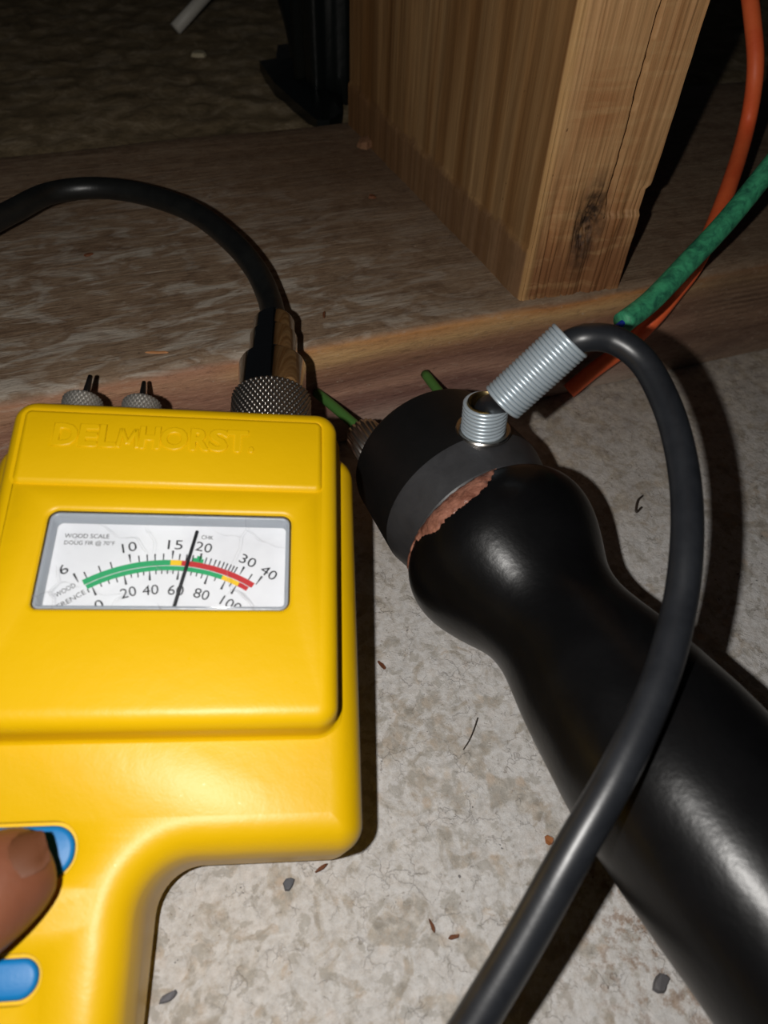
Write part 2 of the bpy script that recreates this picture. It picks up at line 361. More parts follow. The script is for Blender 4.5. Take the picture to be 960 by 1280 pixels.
def text_bm(body, size, loc, rot=0, width=None, ext=0.0, offset=0.0, bevel=0.0, align='CENTER'):
    cu = bpy.data.curves.new('t', 'FONT'); cu.body = body; cu.size = size * MM; cu.align_x = align; cu.align_y = 'CENTER'
    cu.extrude = ext * MM; cu.offset = offset * MM; cu.bevel_depth = bevel * MM; cu.bevel_resolution = 2; cu.resolution_u = 3
    o = bpy.data.objects.new('t', cu); me = o.to_mesh(); bm = bmesh.new(); bm.from_mesh(me); o.to_mesh_clear()
    bpy.data.objects.remove(o); bpy.data.curves.remove(cu)
    xs = [v.co.x for v in bm.verts]; wv = max(xs) - min(xs)
    sx = width * MM / wv if width else 1
    c, s = math.cos(rot), math.sin(rot)
    for v in bm.verts:
        x, y = v.co.x * sx, v.co.y
        v.co = V3((x * c - y * s + loc[0] * MM, x * s + y * c + loc[1] * MM, v.co.z + loc[2] * MM))
    return bm
def join(bms):
    out = bmesh.new()
    for b in bms:
        me = bpy.data.meshes.new('x'); b.to_mesh(me); b.free(); out.from_mesh(me); bpy.data.meshes.remove(me)
    return out

# ------------------------------------------------------------------ floor slab and the ground behind the plate
def axis(lo, a, b, hi, step, grow=1.25):
    L = []; v = a
    while v < b: L.append(v); v += step
    L.append(b); st = step
    while L[-1] < hi: st *= grow; L.append(min(hi, L[-1] + st))
    st = step; D = [a]
    while D[-1] > lo: st *= grow; D.append(max(lo, D[-1] - st))
    return D[:0:-1] + L
bm = bmesh.new(); xs = axis(-1.2, -.09, .24, 1.4, .0022); ys = axis(-.6, -.07, .17, .31, .0022)[:-1]; ys = [y for y in ys if y < .305]
yy = .305
while yy < 2.2: ys.append(yy); yy += .004 if yy < .62 else .06
def fz(x, y):
    h = noise.noise(V3((x * 60, y * 60, 1))) * .0003 + noise.noise(V3((x * 210, y * 210, 5))) * .00018
    if y > .3:
        k = min(1, (y - .3) / .007)
        h += k * (.0335 + noise.noise(V3((x * 45, y * 45, 3))) * .0016 + noise.noise(V3((x * 130, y * 130, 8))) * .0012 + noise.noise(V3((x * 8, y * 8, 3))) * .002)
    return h - .0004
g = [[bm.verts.new((x, y, fz(x, y))) for x in xs] for y in ys]
for j in range(len(ys) - 1):
    for i in range(len(xs) - 1): bm.faces.new((g[j][i], g[j][i + 1], g[j + 1][i + 1], g[j + 1][i]))
fl = obj('floor', bm, m_concrete()); fl['kind'] = 'structure'; fl['label'] = 'rough concrete floor with white skim patches'

# ------------------------------------------------------------------ bottom plate
PF, PB, PT = .1590, .3050, .0380
def box_grid_plate():
    bm = bmesh.new(); n = 760
    prof = [(PB, .0), (PF, .0), (PF, .006), (PF, .014), (PF, .022), (PF, .030), (PF, .0355), (PF + .0004, .0368), (PF + .0013, .0377), (PF + .0025, .038)]
    prof += [(PF + .0025 + (PB - PF - .005) * k / 24, .038) for k in range(1, 25)] + [(PB - .0008, .0375), (PB, .036)]
    rings = []
    for i in range(n + 1):
        x = -.95 + i * (2.1 / n)
        rg = []
        for (y, z) in prof:
            e = noise.noise(V3((x * 22, y * 160, z * 300)))
            yy, zz = y, z
            if y < PF + .003 and z > .001: yy += e * .0006 + .0004 * noise.noise(V3((x * 9, 0, z * 120)))
            if z > .0365: zz += noise.noise(V3((x * 14, y * 70, 2))) * .0005 - (.0009 if y < PF + .002 else 0) * abs(noise.noise(V3((x * 35, 4, 4))))
            if y > PB - .01: yy += noise.noise(V3((x * 20, 7, 1))) * .0015
            rg.append(bm.verts.new((x, yy, zz)))
        rings.append(rg)
    m = len(prof)
    for a, b in zip(rings, rings[1:]):
        for k in range(m): bm.faces.new((a[k], a[(k + 1) % m], b[(k + 1) % m], b[k]))
    bm.faces.new(rings[0]); bm.faces.new(rings[-1])
    return bm
pl = sharp(obj('bottom_plate', box_grid_plate(), m_plate()), 60)
tag(pl, 'wide weathered grey-brown plank lying flat on the concrete under the upright post', 'plank')

# ------------------------------------------------------------------ stud
FL, FR_, BL, BR = V3((.1061, .1622)), V3((.1398, .1600)), V3((.0977, .3007)), V3((.1325, .3000))
kn = PY(736, 283, .1612)
def stud_bm():
    bm = bmesh.new(); nx, ny = 120, 44; zs = []; z = PT
    while z < .62: zs.append(z); z += .0010 if z < .165 else .02
    rings = []
    for z in zs:
        notch = 1.3 * MM if z < .0685 else 0
        pts = []
        for i in range(nx + 1):                                    # front, left to right
            u = i / nx; p = FL.lerp(FR_, u); y = 0.0
            uc = .62 + .012 * noise.noise(V3((0, 0, z * 110))) + .006 * noise.noise(V3((0, 4, z * 420))); cw = .030 + .018 * noise.noise(V3((5, 0, z * 90)))
            k = max(0, 1 - abs(u - uc) / max(.006, cw)) * min(1, max(0, (z - .062) / .02))
            y += k * .006
            y += (.0009 if u > uc and z > .062 else 0)
            if z < .082: y += (.0011 * max(0, noise.noise(V3((u * 16, 2, z * 36)))) + .0012 * max(0, noise.noise(V3((u * 34, 7, z * 26))))) * min(1, (.082 - z) / .015)
            d = math.hypot((p.x - kn.x), (z - kn.z) * .45)
            y += .0026 * max(0, 1 - d / .0048) * (1 + .5 * noise.noise(V3((u * 60, 1, z * 500))))
            y += .00025 * noise.noise(V3((u * 40, 9, z * 30)))
            if i == 0: y += .0006
            x = p.x
            if u > .86: x -= notch * (u - .86) / .14 + .0003 * abs(noise.noise(V3((3, 3, z * 90))))
            pts.append((x, p.y + y))
        for i in range(1, 5): q = FR_.lerp(BR, i / 5); pts.append((q.x - notch * (1 - i / 5), q.y))
        for i in range(0, 5): q = BR.lerp(BL, i / 5); pts.append((q.x, q.y))
        for i in range(0, ny):                                      # left side, back to front
            v = i / ny; q = BL.lerp(FL, v)
            e = .0005 * noise.noise(V3((v * 18, 4, z * 4))) + .0002 * noise.noise(V3((v * 70, 4, z * 20)))
            e += (.0007 if z < .0535 + .002 * noise.noise(V3((v * 14, 1, 1))) + .001 * noise.noise(V3((v * 60, 1, 1))) else 0)   # swollen foot
            pts.append((q.x - e, q.y))
        rings.append([bm.verts.new((a, b, z - (.0003 if z == PT else 0))) for a, b in pts])
    m = len(rings[0])
    for a, b in zip(rings, rings[1:]):
        for k in range(m): bm.faces.new((a[k], a[(k + 1) % m], b[(k + 1) % m], b[k]))
    bm.faces.new(rings[0]); bm.faces.new(rings[-1]); return bm
st = sharp(obj('wall_stud', stud_bm(), m_stud((kn.x, kn.y, kn.z))), 50)
tag(st, 'upright wooden post with a long crack and dark knot, standing on the plank', 'post')

# ------------------------------------------------------------------ moisture meter
MU = V3((.9602, -.2635, -.0925)).normalized(); MN = MU.cross(V3((.2782, .931, .2364))).normalized(); MV = MN.cross(MU).normalized()
MO = V3((.0124, .0393, .0030))
MF = Matrix((MU, MV, MN)).transposed().to_4x4(); MF.translation = MO
meter = empty('moisture_meter', MF, 'bright yellow handheld meter with a needle dial window and blue buttons', 'meter')
def mw(u, v, n): return MO + (MU * u + MV * v + MN * n) * MM
BT = 27.0
base_c = [(-75, -74, 8), (-35.6, -74, 8), (-35.6, 1.2, 8.0), (1.0, 1.2, 5), (1.0, 81, 6), (-72, 81, 6), (-75, 40, 30)]
def base_low(x, y, z):                                            # underside of the grip rises so that it clears the slab
    lo = max(0, -y * .262 - 1.5)
    return z if z > 14 else lo + (z / 14) * (14 - lo) if lo < 13 else max(z, 13.5 + z * .05)
bm = bmesh.new()
rings = shell(bm, base_c, [(2, .1), (.6, .8), (0, 2.5), (.2, 14), (.35, 20.5)] + [(.45 + 6 * (1 - math.cos(a)) , 20.8 + 6.2 * math.sin(a)) for a in (math.pi / 2 * k / 8 for k in range(9))], 10, base_low)
slots = []
SL = [[(-71.5, -1.2, 4.3), (-45.2, -1.2, 4.3), (-45.2, 7.9, 4.3), (-71.5, 7.9, 4.3)], [(-68, -16.9, 3.3), (-47.8, -16.9, 3.3), (-47.8, -10.1, 3.3), (-68, -10.1, 3.3)]]
for c in SL:
    r = shell(bm, c, [(0, BT), (.15, BT - .15), (.2, BT - 1.6)], 8); bm.faces.new(r[-1]); slots.append(r[0])
cap_holes(bm, [rings[-1]] + slots)
bm.faces.new(rings[0])
base = sharp(obj('case', bm, YEL, meter), 48)
for c in SL:
    bm = bmesh.new(); r = shell(bm, c, [(.75, BT - 1.6), (.75, BT - .9), (.95, BT - .45), (1.5, BT - .3)], 8); bm.faces.new(r[-1])
    obj('button', bm, BLUEB, meter, label='blue rubber button, %s' % ('the upper one under the thumb' if c is SL[0] else 'the lower one'))
# raised upper tier with the window opening
TT = 35.0
tier_c = [(-66.6, 20.2, 4), (-4.2, 20.2, 4), (-3.6, 84.4, 4.5), (-67.0, 84.4, 4.5)]
win_c = [(-56.9, 40.6, 1.2), (-13.0, 40.6, 1.8), (-12.9, 59.6, 1.8), (-56.6, 59.6, 2.0)]
bm = bmesh.new()
rings = shell(bm, tier_c, [(-.9, 26.9), (-.3, 27.2), (.0, 28), (.15, 31.8)] + [(.15 + 3.2 * (1 - math.cos(a)), 31.8 + 3.2 * math.sin(a)) for a in (math.pi / 2 * k / 7 for k in range(8))], 8)
# top end of the tier reaches down over the case
h = shell(bm, win_c, [(-.9, TT), (-.35, TT - .12), (0, TT - .5), (0, TT - 1.2)], 8)
pan_c = [(-64.2, 64.6, 1.6), (-6.9, 64.6, 1.6), (-6.9, 81.2, 1.6), (-64.4, 81.2, 1.6)]
p = shell(bm, pan_c, [(-.35, TT), (0, TT - .25), (.15, TT - .25), (.6, TT + .45), (1.2, TT + .62)], 8)
# the panel top, slightly domed towards its long edges
bm.faces.new(p[-1])
cap_holes(bm, [rings[-1], h[0], p[0]])
tier = sharp(obj('upper_housing', bm, YEL, meter), 48)
bmT = bmesh.new(); r = shell(bmT, [(-62, 68, 2), (-8, 68, 2), (-8, 83.2, 2), (-62, 83.2, 2)], [(0, 3), (0, 31)], 4); bmT.faces.new(r[0]); bmT.faces.new(r[-1])
obj('end_block', bmT, YEL, meter)
# embossed name
tb = join([text_bm(ch, 6.6, (uu, 75.0, TT + .55), 0, wd, ext=.12, offset=.16, bevel=.2) for ch, uu, wd in (('D', -56.0, 4.6), ('E', -51.9, 3.6), ('L', -48.4, 3.4), ('H', -40.4, 4.0), ('O', -35.8, 5.3), ('R', -31.2, 4.0), ('S', -27.4, 3.8), ('T', -23.7, 4.2), ('.', -21.0, 1.1))])
def stroke(x0, y0, x1, y1, wd):
    b = bmesh.new(); p, q = V3((x0, y0)), V3((x1, y1)); d = (q - p).normalized(); n = V3((-d.y, d.x)) * (wd / 2)
    c = [p - n, q - n, q + n, p + n]; r = shell(b, [(v.x, v.y, .2) for v in c], [(0, TT + .4), (0, TT + .66), (.12, TT + .80), (.3, TT + .87)], 3); b.faces.new(r[-1]); return b
obj('embossed_lettering', join([tb] + [stroke(*a, .95) for a in ((-46.2, 72.7, -45.7, 77.2), (-45.8, 77.1, -44.4, 73.6), (-44.4, 73.6, -43.0, 77.1), (-43.1, 77.2, -42.6, 72.7))]), YEL, tier)
# window recess, dial
DN = 31.0
bm = bmesh.new(); rec = shell(bm, [(x, y, r + .2) for x, y, r in win_c], [(0, TT - 1.2), (-.1, TT - 1.6), (-.1, DN - .2)], 8)
obj('window_seal', bm, DARK, meter)
bm = bmesh.new()
fr = shell(bm, win_c, [(.2, TT - .9), (.5, TT - .75), (.8, TT - .9), (.95, DN + .1)], 8)
fb = obj('window_frame', bm, GREY, meter, label='translucent grey inner frame of the dial window')
bm = bmesh.new(); dc = [(-59.5, 38.8, 1), (-11.5, 38.8, 1), (-11.5, 60.2, 1), (-59.5, 60.2, 1)]
r = shell(bm, dc, [(0, DN - .8), (0, DN)], 4); bm.faces.new(r[0]); bm.faces.new(r[-1])
dial = obj('dial', bm, WHITE, meter, smooth=False, label='white printed dial')
bm = bmesh.new(); r = shell(bm, [(-41, 59.0, .2), (-32.8, 59.0, .2), (-32.8, 59.14, .2), (-41, 59.14, .2)], [(0, 32.6), (0, 33.7)], 2); bm.faces.new(r[0]); bm.faces.new(r[-1])
obj('label_strip', bm, PINKW, fb, smooth=False)
bm = bmesh.new(); r = shell(bm, win_c, [(.05, TT - 1.1), (.05, TT - .55), (.5, TT - .3), (1.0, TT - .25)], 8); bm.faces.new(r[-1])
obj('lens', bm, LENS, meter, label='scratched clear plastic lens')
DCX, DCY = -34.9, 22.5
def arc_band(a0, a1, r0, r1, z):
    bm = bmesh.new(); n = max(2, int(abs(a1 - a0) / 1.5)); prev = None
    for k in range(n + 1):
        a = math.radians(a0 + (a1 - a0) * k / n)
        q = [bm.verts.new(((DCX + r * math.sin(a)) * MM, (DCY + r * math.cos(a)) * MM, z * MM)) for r in (r0, r1)]
        if prev: bm.faces.new((prev[0], q[0], q[1], prev[1]))
        prev = q
    return bm
def tick(a, r0, r1, w0, w1, z):
    bm = bmesh.new(); a = math.radians(a); d = V3((math.sin(a), math.cos(a))); s = V3((d.y, -d.x)); c = V3((DCX, DCY))
    vs = [c + d * r0 - s * w0 / 2, c + d * r0 + s * w0 / 2, c + d * r1 + s * w1 / 2, c + d * r1 - s * w1 / 2]
    bm.faces.new([bm.verts.new((v.x * MM, v.y * MM, z * MM)) for v in vs]); return bm
Z1, Z2 = DN + .02, DN + .035
obj('green_band', join([arc_band(-31.3, 0, 28.05, 29.1, Z1), arc_band(-31, 20.2, 27.0, 27.9, Z1), arc_band(7.6, 11.6, 29.1, 29.9, Z1), arc_band(9, 10.8, 29.9, 30.4, Z1)]), D_GREEN, dial, smooth=False)
obj('yellow_band', join([arc_band(0, 4.0, 28.05, 29.1, Z1), arc_band(20.2, 27.2, 27.0, 27.9, Z1)]), D_YEL, dial, smooth=False)
obj('red_band', join([arc_band(4.0, 32.2, 28.05, 29.1, Z1), arc_band(27.2, 31.2, 27.0, 27.9, Z1)]), D_RED, dial, smooth=False)
pr = []
def lab(s, u, v, size=2.7, w=None, rot=None):
    a = -math.atan2(u - DCX, v - DCY) if rot is None else rot
    pr.append(text_bm(s, size, (u, v, Z2), a, w, offset=0))
for s, u, v, w in (('6', -53.4, 49.3, 1.45), ('10', -42.8, 53.85, 2.6), ('15', -34.6, 54.6, 2.7), ('20', -29.1, 54.2, 3.0), ('30', -20.9, 51.6, 3.1), ('40', -16.9, 49.2, 3.2), ('0', -46.4, 42.6, 1.4), ('20', -41.7, 45.0, 2.7), ('40', -37.9, 45.5, 2.8), ('60', -33.5, 45.5, 2.8), ('80', -28.9, 44.8, 2.8), ('100', -23.8, 43.0, 3.9)): lab(s, u, v, 2.75, w)
lab('WOOD SCALE', -50.3, 56.1, 1.25, 7.9, 0); lab('DOUG FIR @ 70°F', -49.7, 54.7, 1.15, 8.9, 0); lab('CHK', -28.6, 56.3, 1.2, 2.2, -.05)
lab('WOOD', -52.5, 45.4, 1.35, 3.7, math.radians(35)); lab('REFERENCE', -52.2, 43.0, 1.35, 7.4, math.radians(35))
pr.append(tick(-55, .0, .0001, .01, .01, Z2))
for a in (-32.6, -14.0, .5, 10.2, 25.7, 32.8): pr.append(tick(a, 29.3 if abs(a) < 30 else 29.0, 31.0 if abs(a) < 30 else 31.0, .12, .42, Z2))
for a in (-29.5, -24.5, -20.5, -11, -8.2, -5.5, -2.6, 3.0, 5.4, 7.6, 12.3, 14.0, 15.7, 17.2, 18.7, 20, 21.3, 22.5, 23.6, 29.5): pr.append(tick(a, 29.1, 30.4, .2, .26, Z2))
for a in (-29.2, -17, -7.6, 3.4, 14.8, 26.7, 22): pr.append(tick(a, 27.0, 25.2, .14, .42, Z2))
for a in (-31.0, -26, -23, -20, -14.5, -12, -9.8, -5.2, -3, -.8, 1.3, 6, 8.3, 10.5, 12.6, 18, 24.5): pr.append(tick(a, 27.0, 26.1 if a in (-20, 12.6, -12) else 26.3, .22, .22, Z2))
pr.append(arc_band(-31.3, 32, 28.0, 28.04, Z2))
obj('scale_print', join(pr), INK, dial, smooth=False)
tube('needle', [V3((-33.95 * MM, 39.6 * MM, (DN + .75) * MM)), V3((-30.5 * MM, 57.3 * MM, (DN + .75) * MM))], .30 * MM, INK, meter, 8, label='black needle pointing near 20')
# contact pins in knurled retainers on the top end
def knurl(turns, slope, depth):
    def fn(s, a, r):
        p = (turns * a / (2 * math.pi) + s * slope) % 1; q = (turns * a / (2 * math.pi) - s * slope) % 1
        return -depth * max(1 - abs(p - .5) * 3, 1 - abs(q - .5) * 3, 0)
    return fn
for u, n, lean in ((-59.6, 17.2, .26), (-46.8, 17.0, .02)):
    fr_ = Matrix.Identity(4); fm = frame_z(V3((u, 79, n)) * MM, (0, 1, 0))
    prof = [(0, 4.3)] + [(0.4 * k, 4.4) for k in range(1, 44)] + [(17.6, 4.1), (18.0, 3.3), (18.1, 1.2)]
    ret = lathe('pin_retainer', prof, m_simple('knurled_steel', (.6, .57, .52, 1), .5, .9), meter, 156, fm, knurl(26, .7, .45), sharp_ang=180)
    P0 = V3((u, 96, n)) * MM; P1 = V3((u + 13 * lean * .5, 103.8 if lean > .1 else 102.8, n + .5)) * MM
    pts = [P0.lerp(P1, k / 6) for k in range(7)]
    PT_ = MF.inverted() @ (PY(113, 470, .147) if lean > .1 else PY(180, 478, .147)); P0 = V3((u, 92, n)) * MM; pts = [P0.lerp(PT_, k / 6) for k in range(7)]
    tube('contact_pin', pts, lambda i: (1.3 - .13 * i) * MM, m_simple('black_pin', srgb(22, 20, 20), .35, 0), meter, 12)

# ------------------------------------------------------------------ plug and its cable, left
axis_o = mw(-17.6, 80.5, 17)
pc = empty('plug_cable', frame_z(axis_o, MV, MU), 'black cable with a chrome plug pushed into the top of the yellow meter', 'cable')
inv = pc.matrix_world.inverted()
kp = [(0, 9.0)] + [(.25 * k, 9.35) for k in range(1, 76)] + [(19.2, 8.9), (19.5, 8.2)]
lathe('knurled_collar', kp, DARKMET, pc, 368, None, knurl(46, .56, .5), label='diamond-knurled dark metal collar', sharp_ang=180)
lathe('plug_shell', [(19, 8.1), (28.5, 8.1), (29.2, 7.8), (29.8, 6.6), (30, 5.9), (37.5, 5.85), (38.2, 5.6), (38.4, 5.2), (38.8, 5.15), (42.6, 5.1), (43.4, 4.7), (43.7, 3.5)], CHROME, pc, 96, sharp_ang=30)
end = mw(-17.6, 123.0, 17)
LC = [end - MV * .006, end, end + MV * .001] + [W(*q) for q in ((336, 372, .1925), (320, 338, .199), (290, 302, .208), (243, 266, .218), (180, 243, .224), (118, 235, .225), (62, 242, .220), (20, 262, .210), (-30, 290, .200), (-80, 335, .195))] + [V3((-.075, .196, .0440)), V3((-.11, .188, .0418)), V3((-.17, .185, .0415)), V3((-.30, .200, .0415)), V3((-.45, .210, .0415))]
LC = [inv @ p for p in LC]
tube('cable_jacket', spline(LC, 8), 3.2 * MM, RUBBERL, pc, 20)

# ------------------------------------------------------------------ hammer electrode
A = V3((.0643, .1049, .0227)); D = V3((.0816, -.9934, .081)).normalized()
E1 = D.cross(V3((0, 0, 1))).normalized(); E2 = E1.cross(D).normalized()
HF = Matrix((E1, -E2, D)).transposed()                              # local z along the handle
if HF.determinant() < 0: HF = Matrix((E1, E2, D)).transposed()
HF = HF.to_4x4(); HF.translation = A
ham = empty('hammer_electrode', HF, 'black hammer-shaped probe with a lacquered handle, lying on the concrete right of the meter', 'probe')
hin = HF.inverted()
def hp(s, e1, e2): return hin @ (A + (D * s + E1 * e1 + E2 * e2) * MM)
lathe('head', [(-21.6, 0.5), (-21.6, 19.2), (-21.2, 20.2), (-20.3, 20.9), (-19, 21.2), (0, 21.8), (.6, 21.8), (.8, 20)], BLACKM, ham, 128, cap=False, sharp_ang=20)
lathe('head_collar', [(.5, 20.8), (.6, 21.75), (1.0, 21.7), (10.0, 19.6), (10.6, 19.2), (10.8, 16)], m_simple('sheen_tinted_black_metal', srgb(48, 48, 50), .45, 0, .5, (900, .00006), (srgb(58, 58, 60), 160)), ham, 128, cap=False, sharp_ang=20, label='tapered black collar, its sheen painted in as lighter grey')  # sheen on the taper is put into a lighter base colour
hprof = [(10.6, 17.6), (11.2, 19.6), (12.0, 21.2), (13.2, 22.1), (15.2, 22.8), (18, 23.1), (21, 22.8), (24, 22.0), (27, 20.8), (30, 19.4), (33, 17.9), (36, 16.6), (39, 15.8), (42, 15.5), (45, 15.7), (49, 16.4), (54, 17.3), (60, 18.1), (66, 18.8), (72, 19.4), (80, 19.8), (88, 19.6), (96, 19.3), (104, 18.9), (112, 18.6), (122, 18.6), (130, 18.9), (138, 18.6), (143, 16.5), (146, 12), (147.3, 6), (147.6, .5)]
hs = [V3((s, r, 0)) for s, r in hprof]; hs = [(p.x, p.y) for p in spline(hs, 4)]
lathe('handle', hs, BLACKH, ham, 128, fn=lambda s, a, r: .12 * noise.noise(V3((math.cos(a) * 2, math.sin(a) * 2, s * .12))), cap=False, sharp_ang=60, label='glossy black lacquered handle')
# chipped lip, bare wood
def prof_r(s):
    for (a, b), (c, d) in zip(hs, hs[1:]):
        if a <= s <= c: return b + (d - b) * (s - a) / max(1e-6, c - a)
    return 20
bm = bmesh.new(); prev = None; NA = 150
for i in range(NA + 1):
    deg = -14 + 102 * i / NA; a = math.radians(deg)
    w0 = 11.3
    u = (deg - 12) / 70
    wd = (1.5 if deg < 22 else 1.5 + 4.9 * min(1, (deg - 22) / 16)) * (1 if deg < 74 else max(.12, (88 - deg) / 14)) + (.9 * noise.noise(V3((deg * .14, 0, 0))) + .8 * noise.noise(V3((deg * .5, 3, 0)))) * (1 if deg > 24 else .3)
    if deg < 0: wd *= max(.1, (deg + 14) / 14)
    wd = max(.25, wd); ring = []
    for k in range(9):
        s = w0 + (wd + .3) * k / 8; e = .42 * math.sin(math.pi * min(1, k / 8 * 1.05)) ** .6 + .34 * noise.noise(V3((deg * .22, s * .8, 2)))
        rr = prof_r(s) + (e if 0 < k < 8 else -.12)
        p = V3(((E1 * math.cos(a) + E2 * math.sin(a)) * rr + D * s)) * MM
        ring.append(bm.verts.new(hin.to_3x3() @ p))
    if prev:
        for k in range(8): bm.faces.new((prev[k], ring[k], ring[k + 1], prev[k + 1]))
    prev = ring
obj('chipped_lip', bm, CHIPW, ham, label='chipped brown bare patch along the lip of the handle')
# pins and their knurled nuts
for e1, tip in ((13.8, PY(396, 491, .1583)), (-13.8, None)):
    fm = frame_z(hp(-20.5, e1, 3.5), hin.to_3x3() @ -D)
    lathe('pin_nut', [(0, 4.8), (10.0, 5.0), (11.6, 4.9), (12.4, 4.2), (12.6, 1.5)], DARKMET, ham, 132, fm, lambda s, a, r: .22 * math.cos(a * 22 + s * .0), label='ribbed metal nut', sharp_ang=180)
    q = [hp(-30, e1, 3.5), hp(-34, e1, 3.7)] + ([hp(-43, e1 + 2.0, 4.0).lerp(hin @ tip, .3), hin @ tip] if tip else [hp(-42, e1, 4.0), hp(-50, e1 - .3, 4.2)])
    tube('pin', spline(q, 4), 1.45 * MM, GREENP, ham, 12, label='green-coated pin')
# cable gland: flange, post, short coil, long coil
S0 = A + D * (-1.2 * MM) + E2 * (20.6 * MM) + E1 * (-1.4 * MM)
hit = V3((.0676, .1080, .0432))
def hl(p): return hin @ p
zc = hin.to_3x3() @ E2
FMh = frame_z(hl(hit + E2 * .0002), zc)
lathe('gland_flange', [(0, 5.2), (0.2, 6.3), (.9, 6.45), (1.2, 6.2), (1.1, 5.4), (.5, 5.1)], STEEL, ham, 64, FMh, cap=False)
lathe('gland_post', [(-1, 4.2), (7.8, 4.2), (8.4, 4.2), (8.5, 3.9), (7.6, 3.4), (3, 3.3)], BRASS, ham, 48, FMh, cap=False)
def helix(p0, p1, r, turns, per=22):
    ax = (p1 - p0); z = ax.normalized(); x = z.orthogonal().normalized(); y = z.cross(x); n = int(turns * per)
    return [p0 + ax * (i / n) + (x * math.cos(i * 2 * math.pi / per) + y * math.sin(i * 2 * math.pi / per)) * r for i in range(n + 1)]
tube('lower_coil', [hl(p) for p in helix(hit + E2 * .0006, hit + E2 * .0086, 4.75 * MM, 8)], .50 * MM, ZINC, ham, 8, label='short zinc coil around the cable gland')
c0 = W(627, 504, .1545); c1 = W(714, 424, .1475)
tube('spring', [hl(p) for p in helix(c0, c1, 4.45 * MM, 21)], .46 * MM, ZINC, ham, 8, label='long zinc strain-relief spring, bent away from the gland')
ax = (c1 - c0).normalized()
CB = [hit + E2 * .002, hit + E2 * .0070, c0 + ax * .001, c0 + ax * .004, c0.lerp(c1, .5), c1 - ax * .003] + [W(*q) for q in ((729, 423, .1455), (767, 425, .1450), (804, 452, .1435), (832, 503, .1395), (849, 558, .135), (858, 620, .1305), (858, 690, .1255), (848, 765, .1215), (822, 858, .115), (772, 966, .1095), (712, 1072, .1065), (655, 1175, .1045), (598, 1270, .1025), (548, 1350, .101), (495, 1430, .102))] + [V3((.001, -.016, .0115)), V3((-.003, -.038, .0045)), V3((-.012, -.075, .0032)), V3((-.04, -.15, .0032)), V3((-.10, -.25, .0032))]
CB = [hl(p) for p in CB]
tube('cable_jacket', spline(CB, 10), lambda i: (2.4 + .4 * min(1, max(0, (i - 22) / 10)) + .2 * min(1, max(0, (i - 110) / 50))) * MM, RUBBER, ham, 24)

# ------------------------------------------------------------------ loose cut cables
def cable(name, P, r, mat, label, n=8):
    return tag(tube(name, spline(P, n), r, mat, None, 18), label, 'cable')
cable('orange_cable', [PY(711, 489, .1553), PY(742, 463, .1553), PY(781, 434, .1553), PY(814, 402, .1553), PY(842, 368, .1570), PZ(873, 324, .0445), PZ(905, 250, .052), W(932, 165, .245), W(944, 90, .235), W(940, 20, .232), W(928, -60, .232), W(905, -160, .235), W(880, -330, .26), W(900, -600, .33)], 2.6 * MM, ORANGE, 'orange cable curving down past the post, cut end on the concrete')
gc0 = W(778, 404, .192)
gp = [gc0, W(815, 375, .196), W(860, 328, .2005), W(905, 280, .203), W(950, 225, .204), W(1000, 160, .203), W(1060, 60, .205), W(1120, -60, .21), W(1190, -220, .23), W(1260, -460, .28)]
gc = empty('green_cable', Matrix.Translation(gc0), 'dirty green cable crossing over the orange one, blue core showing at its cut end', 'cable')
tube('cable_jacket', [p - gc0 for p in spline(gp, 8)], 3.0 * MM, GREENC, gc, 18)
dg = (gp[0] - gp[1]).normalized()
tube('wire', spline([-dg * .003, dg * .002, dg * .005 + V3((0, 0, -.0008))], 4), .9 * MM, BLUEW, gc, 10, label='short blue wire core')

# ------------------------------------------------------------------ hand: thumb on the upper button
def skin_mesh(name, chains, mat, parent, sub=2):
    """chains: list of lists [(point, radius)], each later chain starts at an existing (chain, index)"""
    verts, edges, rad = [], [], []
    for start, ch in chains:
        prev = start
        for p, r in ch:
            verts.append(p); rad.append(r)
            if prev is not None: edges.append((prev, len(verts) - 1))
            prev = len(verts) - 1
    me = bpy.data.meshes.new(name); me.from_pydata([tuple(v) for v in verts], edges, [])
    o = bpy.data.objects.new(name, me); link(o, parent)
    me.skin_vertices or o.modifiers.new('s', 'SKIN')
    if not o.modifiers: o.modifiers.new('s', 'SKIN')
    for i, r in enumerate(rad):
        sv = me.skin_vertices[0].data[i]; sv.radius = r if isinstance(r, tuple) else (r, r)
    me.skin_vertices[0].data[0].use_root = True
    m = o.modifiers.new('u', 'SUBSURF'); m.levels = sub; m.render_levels = sub
    dg_ = bpy.context.evaluated_depsgraph_get(); ev = o.evaluated_get(dg_); nm = bpy.data.meshes.new_from_object(ev)
    o.modifiers.clear(); o.data = nm; nm.materials.clear(); nm.materials.append(mat); nm.shade_smooth()
    return o
person = empty('person', MF.copy(), 'hand pressing the blue button of the meter with its thumb', 'person')
person.location = mw(-95, -30, 20)
def pl_(u, v, n): return V3((u + 95, v + 30, n - 20)) * MM
